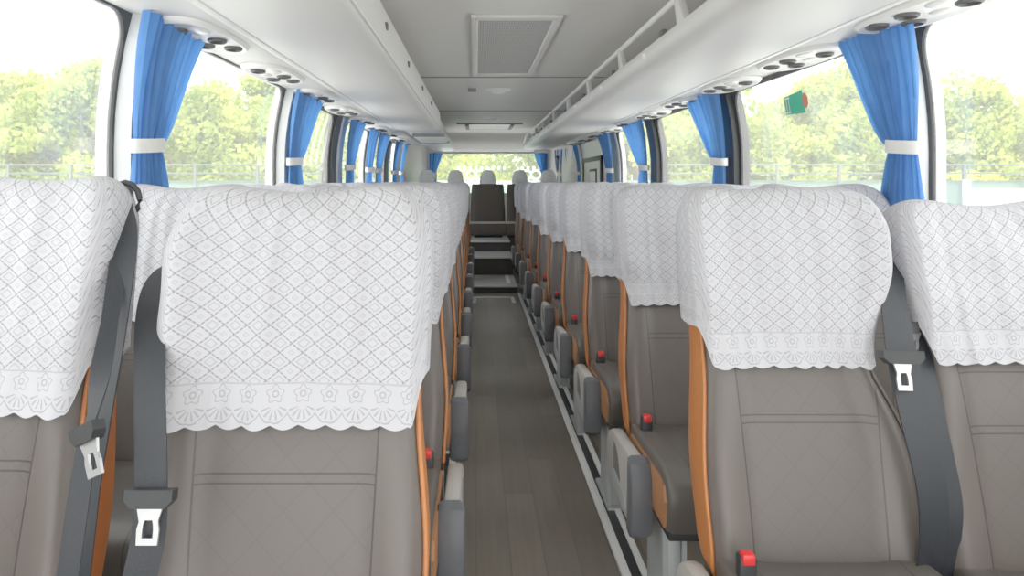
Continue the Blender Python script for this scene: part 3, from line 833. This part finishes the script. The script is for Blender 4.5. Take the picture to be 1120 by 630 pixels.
for k in range(11):
    y = lerp(7.02, 11.25, k / 10); q = k / 10
    x0 = lerp(.70, .665, q ** .6); zb = lerp(1.69, 1.595, q ** .7); zt = lerp(1.79, 1.68, q)
    P.append([(-(x - CX), y - 7, z - 1.62) for x, z in ((lerp(1.085, .96, q), zb + .006), (.80, zb), (.70, zb + .004), (x0 + .006, zb + .025), (x0, zt - .02), (x0 + .02, zt), (.74, zt), (.76, zt - .04), (lerp(1.18, 1.0, q), zt - .05))])
b = MB(); b.grid(P, cv=True); b.f.append(tuple(range(9))); b.f.append(tuple(90 + k for k in range(9))[::-1]); b.build('rack_tray', M['rack'], g, 40)
for y in (8.0, 9.4): MB().box(-.5, -.84, y - 7, y - 7 + .012, .0, .034).build('tray_joint', M['seam'], g)

# service pods with air nozzles
def make_pod(side):
    root = bpy.data.objects.new('air_outlet_pod', None); C.objects.link(root); root.empty_display_size = .05
    b = MB(); L = []
    def oval(k, sx, sy): 
        an = 2 * PI * k / 40; c, s_ = math.cos(an), math.sin(an)
        return math.copysign(abs(c) ** .7, c) * sx, math.copysign(abs(s_) ** .75, s_) * sy
    rows = []
    for sx, sy, z in ((.105, .290, 0), (.103, .288, -.008), (.094, .275, -.018), (.088, .262, -.018), (.080, .25, -.012), (.001, .003, -.014)):
        rows.append([(*oval(k, sx, sy), z) for k in range(40)])
    b.grid(rows, cv=True); b.build('pod_body', M['whitep'], root, 40)
    for (x, y) in ((.03, -.15), (.035, .11), (-.035, .02), (-.04, .17)):
        b = MB(); rr = []
        for r, z in ((.033, -.006), (.031, -.020), (.026, -.023), (.022, -.014), (.001, -.012)): rr.append([(side * x + r * .95 * math.cos(k * PI / 8), y + r * 1.25 * math.sin(k * PI / 8), z) for k in range(16)])
        b.grid(rr, cv=True); b.build('air_nozzle', M['darkhole'], root, 40)
    b = MB(); b.ellipsoid((-.03 * side, -.13, -.012), (.03, .06, .010), 16, 4, 'down'); b.build('reading_lamp', M['lens'], root, True)
    b = MB(); b.ellipsoid((.03 * side, -.03, -.012), (.026, .045, .008), 16, 4, 'down'); b.build('speaker_grille', M['rack'], root, True)
    return root
for side, x, ys, z in ((1, 1.235, [2.12 + .82 * i for i in range(10)], 1.636), (-1, -.885, [2.50 + .87 * i for i in range(9)], 1.636)):
    first = None; sd = 'right' if side > 0 else 'left'
    for i, y in enumerate(ys):
        lb = f'white oval air outlet pod with dark nozzles, {ORD[i]} from the front in the {sd} soffit'
        if first is None:
            first = make_pod(side); tag(first, lb, 'air vent', f'air outlet pods along the {sd} soffit'); first.location = (x, y, z)
            first.rotation_euler = (0, 0, 0)
        else: dup(first, (x, y, z), lb)

# ------------------------------------------------------------------ curtains
def curtain(label, pts, side=0, ztop=1.635, zbot=.90, ztie=1.265, wt=.30, wtie=.10, wbot=.19, shift=.03, pleats=7, amp=.016, dirv=None, flip=1, seed=0):
    """pts: (x0,y0) attachment edge on the wall; cloth spreads along dirv"""
    rnd = random.Random(seed); ph = rnd.uniform(0, 6)
    x0, y0 = pts; dv = Vector(dirv or (0, 1, 0)).normalized(); nv = Vector((dv.y, -dv.x, 0)) * (-side if side else 1)
    root = thing('curtain', label, 'curtain', (x0, y0, zbot), 0, 'blue tied window curtains')
    NU, NV = 84, 40; P = []
    for j in range(NV + 1):
        z = lerp(zbot, ztop, j / NV)
        if z > ztie:
            q = (z - ztie) / (ztop - ztie); w = lerp(wtie, wt, q ** .62); st = shift * (1 - q)
            am = amp * lerp(.55, 1.25, q)
        else:
            q = (ztie - z) / (ztie - zbot); w = lerp(wtie, wbot, min(1, q * 1.8) ** .8); st = shift * (1 - q) + (-.01) * q; am = amp * lerp(.55, 1.1, q)
        row = []
        for i in range(NU + 1):
            u = i / NU
            fold = math.sin(u * pleats * 2 * PI + ph) + .45 * math.sin(u * pleats * 3.3 * PI + ph * 2 + z * 3) + .25 * math.sin(u * 40 + z * 14)
            pos = dv * (st + w * (u + .010 * math.sin(u * pleats * 4 * PI + ph))) + nv * (.025 + am * fold * .6 + .012 * math.sin(PI * u))
            xo = (wx(side, z) - wx(side, 1.2)) if side else 0
            row.append((pos.x + xo, pos.y, z - zbot))
        P.append(row)
    b = MB(); b.grid(P); b.build('curtain_cloth', M['curtain'], root, True)
    b = MB(); R = []
    for dz, ex in ((-.020, 0), (-.020, .005), (.020, .005), (.020, 0)):
        row = []
        for k in range(24):
            an = 2 * PI * k / 24
            pos = dv * (shift + wtie / 2 + (wtie / 2 + .010 + ex) * math.cos(an)) + nv * (.028 + (.030 + ex) * math.sin(an))
            xo = (wx(side, ztie) - wx(side, 1.2)) if side else 0
            row.append((pos.x + xo, pos.y, ztie - zbot + dz + .006 * math.cos(an)))
        R.append(row)
    b.grid(R, cu=True, cv=True); o = b.build('tie_band', M['band'], root, 50); o['label'] = 'white curtain tie band'
    return root
xr = XR - .045; xl = XL + .045
curtain('blue curtain gathered by white band at the nearest right window post', (xr, 2.215), 1, wt=.44, wtie=.14, wbot=.25, shift=.065, pleats=10, amp=.018, seed=1)
curtain('blue curtain tied beside the black second right window post', (xr, 4.03), 1, wt=.60, wtie=.17, wbot=.22, shift=.02, seed=2, pleats=8)
curtain('blue curtain tied beside the black third right window post', (xr, 5.86), 1, wt=.75, wtie=.22, wbot=.36, shift=.02, seed=3, pleats=8)
curtain('blue curtain on the right side next to the cream wall and narrow door', (xr, 7.34), 1, wt=.62, wtie=.30, wbot=.34, shift=.06, seed=4)
curtain('blue curtain at the far right just beyond the narrow door', (XR - .03, 9.80), 1, wt=.30, wtie=.15, wbot=.22, shift=.02, seed=5, pleats=5)
curtain('blue curtain on the angled right rear corner, nearer one', (1.31, 10.35), 0, wt=.40, wtie=.20, wbot=.28, shift=.05, seed=6, pleats=5, dirv=(-.3, 1.38, 0), ztop=1.61)
curtain('blue curtain on the angled right rear corner, farther one', (1.19, 10.85), 0, wt=.36, wtie=.18, wbot=.26, shift=.05, seed=16, pleats=5, dirv=(-.3, 1.38, 0), ztop=1.61)
curtain('blue curtain gathered by white band at the nearest left window post', (xl, 2.13), -1, wt=.43, wtie=.16, wbot=.29, shift=.05, pleats=9, amp=.018, seed=7)
curtain('blue curtain tied beside the second left window post', (xl, 3.94), -1, wt=.62, wtie=.22, wbot=.36, shift=.04, seed=8, pleats=8)
curtain('blue curtain tied behind the dark third left window post', (xl, 5.72), -1, wt=.62, wtie=.30, wbot=.36, shift=.02, seed=9)
curtain('blue curtain on the left just before the cream fourth post', (xl, 6.75), -1, wt=.50, wtie=.25, wbot=.30, shift=.1, seed=10)
curtain('blue curtain on the left just behind the cream fourth post', (xl, 7.42), -1, wt=.75, wtie=.30, wbot=.40, shift=.02, seed=11)
curtain('blue curtain on the left behind the black fifth post', (xl, 8.92), -1, wt=.55, wtie=.25, wbot=.36, shift=.02, seed=12)
curtain('blue curtain at the far left, last before the rear corner', (xl + .02, 9.62), -1, wt=.45, wtie=.2, wbot=.3, shift=.02, seed=13, pleats=5)
curtain('blue curtain at the left edge of the rear window', (-.70, YR - .07), 0, ztop=1.575, ztie=1.26, wt=.20, wtie=.06, wbot=.14, shift=.0, seed=14, pleats=4, dirv=(1, 0, 0))
curtain('blue curtain at the right edge of the rear window', (1.06, YR - .07), 0, ztop=1.575, ztie=1.26, wt=.20, wtie=.06, wbot=.14, shift=.0, seed=15, pleats=4, dirv=(-1, 0, 0))

# small hammer on the right rear corner, sticker on the right pane
h = thing('emergency_hammer', 'small brown emergency hammer hung on the right rear corner panel', 'hammer', (1.165, 11.02, 1.42))
b = MB().tube([(0, 0, -.11), (0, 0, .08)], .014, 8); b.build('hammer_handle', mat('hammer_brown', (.20, .10, .06), .5), h)
b = MB().tube([(-.03, -.03, .085), (.03, .03, .085)], .020, 8); b.build('hammer_head', M['latch'], h)
sx = wx(1, 1.49) + .006
st = thing('window_sticker', 'green square sticker with a red disc on the second right window pane', 'sticker', (sx, 3.30, 1.49))
def slope(dz): return wx(1, 1.49 + dz) - wx(1, 1.49)
b = MB(); b.add([(slope(z), y, z) for y, z in ((-.10, -.045), (.10, -.038), (.10, .038), (-.10, .05))], [(0, 1, 2, 3)]); b.build('sticker_sheet', M['green'], st, 0)
b = MB()
for y in (.045, .07, .092): b.add([(slope(z) - .002, yy, z) for yy, z in ((y, -.03), (y + .006, -.03), (y + .006, .03), (y, .03))], [(0, 1, 2, 3)])
for z0 in (-.033, .028): b.add([(slope(z) - .002, yy, z) for yy, z in ((.035, z0), (.098, z0), (.098, z0 + .005), (.035, z0 + .005))], [(0, 1, 2, 3)])
b.build('white_bars', M['white'], st, 0)
b = MB(); b.add([(slope(.005 + .032 * math.sin(k * PI / 10)) - .002, -.115 + .028 * math.cos(k * PI / 10), .005 + .032 * math.sin(k * PI / 10)) for k in range(20)], [tuple(range(20))]); b.build('red_disc', M['stickred'], st, 0)

# ------------------------------------------------------------------ outside
GZ = -1.5
b = MB(); b.grid([[(-60, -20, GZ), (60, -20, GZ)], [(-60, 80, GZ), (60, 80, GZ)]]); struct(b.build('ground', M['bounce_asphalt'], None, 0))
def make_tree(seed, H, Rr, leafm, n=13000):
    rnd = random.Random(seed)
    root = bpy.data.objects.new('leafy_tree', None); C.objects.link(root)
    b = MB(); blobs = []
    for k in range(46):
        an = rnd.uniform(0, 2 * PI); hh = rnd.uniform(.16, .92); rad = Rr * (1 - abs(hh - .42) ** 1.6 * 1.9) * rnd.uniform(.2, .85)
        blobs.append((rad * math.cos(an), rad * math.sin(an), hh * H, rnd.uniform(.16, .34) * Rr))
    for k in range(n):
        c = rnd.choice(blobs)
        v = Vector((rnd.gauss(0, 1), rnd.gauss(0, 1), rnd.gauss(0, 1))).normalized() * c[3] * rnd.uniform(.55, 1.08)
        p = Vector(c[:3]) + Vector((v.x, v.y, v.z * .75))
        if p.z < .15: continue
        d = Vector((rnd.gauss(0, 1), rnd.gauss(0, 1), rnd.gauss(0, .8))).normalized(); e = d.orthogonal().normalized(); f = d.cross(e)
        sz = rnd.uniform(.05, .12); e *= sz; f *= sz * rnd.uniform(.5, .9)
        b.add([p - e, p - f, p + e, p + f], [(0, 1, 2, 3)])
    b.build('tree_crown', M[leafm], root, 0)
    b = MB().tube([(0, 0, 0), (.05, .03, H * .3), (-.03, .05, H * .6), (0, 0, H * .85)], [.16, .12, .08, .03], 8)
    for k in range(5):
        an = k * 1.3; b.tube([(0, 0, H * (.25 + .09 * k)), (Rr * .6 * math.cos(an), Rr * .6 * math.sin(an), H * (.42 + .09 * k))], [.06, .02], 6)
    b.build('tree_trunk', M['bark'], root)
    return root
trees = [make_tree(11, 6.2, 2.3, 'leaf'), make_tree(12, 6.9, 2.6, 'leaf'), make_tree(13, 5.6, 2.4, 'leaf')]
rnd = random.Random(4); used = [False] * 3
k = 0
for row, (yb, st_) in enumerate(((25.5, 2.5), (29.5, 2.9))):
    x = -21.
    while x < 27:
        if x < -3: zone = 'left'
        elif x < 4.2: zone = 'rear'
        else: zone = 'right'
        lb = {'left': 'pale green leafy tree in the row seen through the left windows', 'rear': 'bright yellow green tree seen through the rear window',
              'right': 'bright green leafy tree in the row seen through the right windows'}[zone]
        i = k % 3; t = trees[i] if not used[i] else dup(trees[i])
        used[i] = True
        t.location = (x + rnd.uniform(-.5, .5), yb + rnd.uniform(-1, 1), GZ); t.rotation_euler = (0, 0, rnd.uniform(0, 6))
        sc = rnd.uniform(.88, 1.12) * (1.1 if row else 1.) * (.98 if zone == 'left' else 1.); t.scale = (1.06 * sc, 1.06 * sc, sc)
        tag(t, lb, 'tree', {'left': 'trees beyond the left windows', 'rear': 'trees behind the rear window', 'right': 'trees beyond the right windows'}[zone])
        x += st_ * 1.15; k += 1
sh = make_tree(21, 2.9, 1.7, 'leafy', 5000); sh.name = 'yellow_shrub'; sh.location = (14.9, 22.5, GZ); tag(sh, 'yellow flowering shrub behind the white fence at the far right', 'shrub')
# barriers across the road
def guard(label, x0, x1, y):
    g = thing('guard_rail', label, 'guard rail', ((x0 + x1) / 2, y, GZ)); w = (x1 - x0) / 2; c = -GZ + EYE
    for i, z in enumerate((c + .42, c + .20)): MB().box(-w, w, -.04, .04, z - .022, z + .022, .01).build('rail_bar', M['railgrey'], g)
    xx = -w
    while xx <= w + .01:
        MB().box(xx - .035, xx + .035, -.05, .05, c - .9, c + .42, .01).build('rail_post', M['railgrey'], g); xx += 1.62
    return g
guard('pale grey guard rail on the wall outside the right windows', 4.6, 15.9, 20.)
guard('pale grey guard rail on the wall outside the left windows', -13.8, -4.0, 20.)
for lb, x0, x1 in (('greenish grey low road wall under the right guard rail', 4.5, 25), ('greenish grey low road wall under the left guard rail', -20, -3.9), ('greenish grey low road wall behind the ring railing at the rear', -3.85, 4.45)):
    o = MB().box(x0, x1, 20.15, 20.4, GZ, EYE + .02, .03).build('road_wall', M['concrete']); tag(o, lb, 'wall')
f = thing('white_fence', 'white panel fence at the lower right beyond the nearest right window', 'fence', (8.55, 12.2, GZ)); c = -GZ + EYE
for i in range(3): MB().box(-.72 + 1.05 * i, .25 + 1.05 * i, -.02, .02, .2, c - .12, .01).build('fence_panel', M['white'], f)
for i in range(4): MB().box(-.80 + 1.05 * i, -.72 + 1.05 * i, -.05, .05, 0, c + (.02 if i == 0 else -.08), .01).build('fence_post', M['white'], f)
f = thing('ring_railing', 'white railing with interlocking rings outside the rear window', 'railing', (.2, 17.5, GZ)); c = -GZ + EYE
for x in (-.32, -.12, .08, .28, .95, 1.15, 1.35):
    MB().tube([(x - .2 + .10 * math.cos(a * PI / 10), 0, c + .14 + .10 * math.sin(a * PI / 10)) for a in range(21)], .022, 6, False).build('rail_ring', M['white'], f, True)
for x in [-.6 + .13 * k for k in range(9)] + [.85 + .13 * k for k in range(7)]:
    MB().box(x - .025, x + .025, -.02, .02, c + .26, c + .33).build('rail_finial', M['white'], f)
MB().box(-1.3, 2.2, -.03, .03, c - .10, c - .02, .01).build('rail_bar', M['white'], f)
for x in (-1.3, 2.2): MB().box(x - .04, x + .04, -.04, .04, 0, c + .3, .01).build('rail_post', M['white'], f)

# ------------------------------------------------------------------ light, world, camera
w = bpy.data.worlds.new('World'); bpy.context.scene.world = w; w.use_nodes = True
bg = w.node_tree.nodes['Background']; bg.inputs[0].default_value = (1.0, 1.0, 1.0, 1); bg.inputs[1].default_value = 3.0
sun = bpy.data.objects.new('sun', bpy.data.lights.new('sun', 'SUN')); C.objects.link(sun)
sun.data.energy = 4.5; sun.data.angle = R_(12); sun.rotation_euler = (R_(36), R_(6), 0)
cam = bpy.data.objects.new('camera', bpy.data.cameras.new('camera')); C.objects.link(cam)
cam.location = (0, 0, EYE); cam.rotation_euler = (R_(90), 0, 0)
cam.data.sensor_width = 36; cam.data.lens = 27.0; cam.data.shift_x = 39 / 1120; cam.data.shift_y = -117 / 1120; cam.data.clip_start = .05
sc = bpy.context.scene; sc.camera = cam
sc.view_settings.view_transform = 'Standard'; sc.view_settings.look = 'None'; sc.view_settings.exposure = 0.02; sc.view_settings.gamma = 1.35
sc.cycles.use_denoising = True
sc.cycles.max_bounces = 8; sc.cycles.diffuse_bounces = 5; sc.cycles.transparent_max_bounces = 16
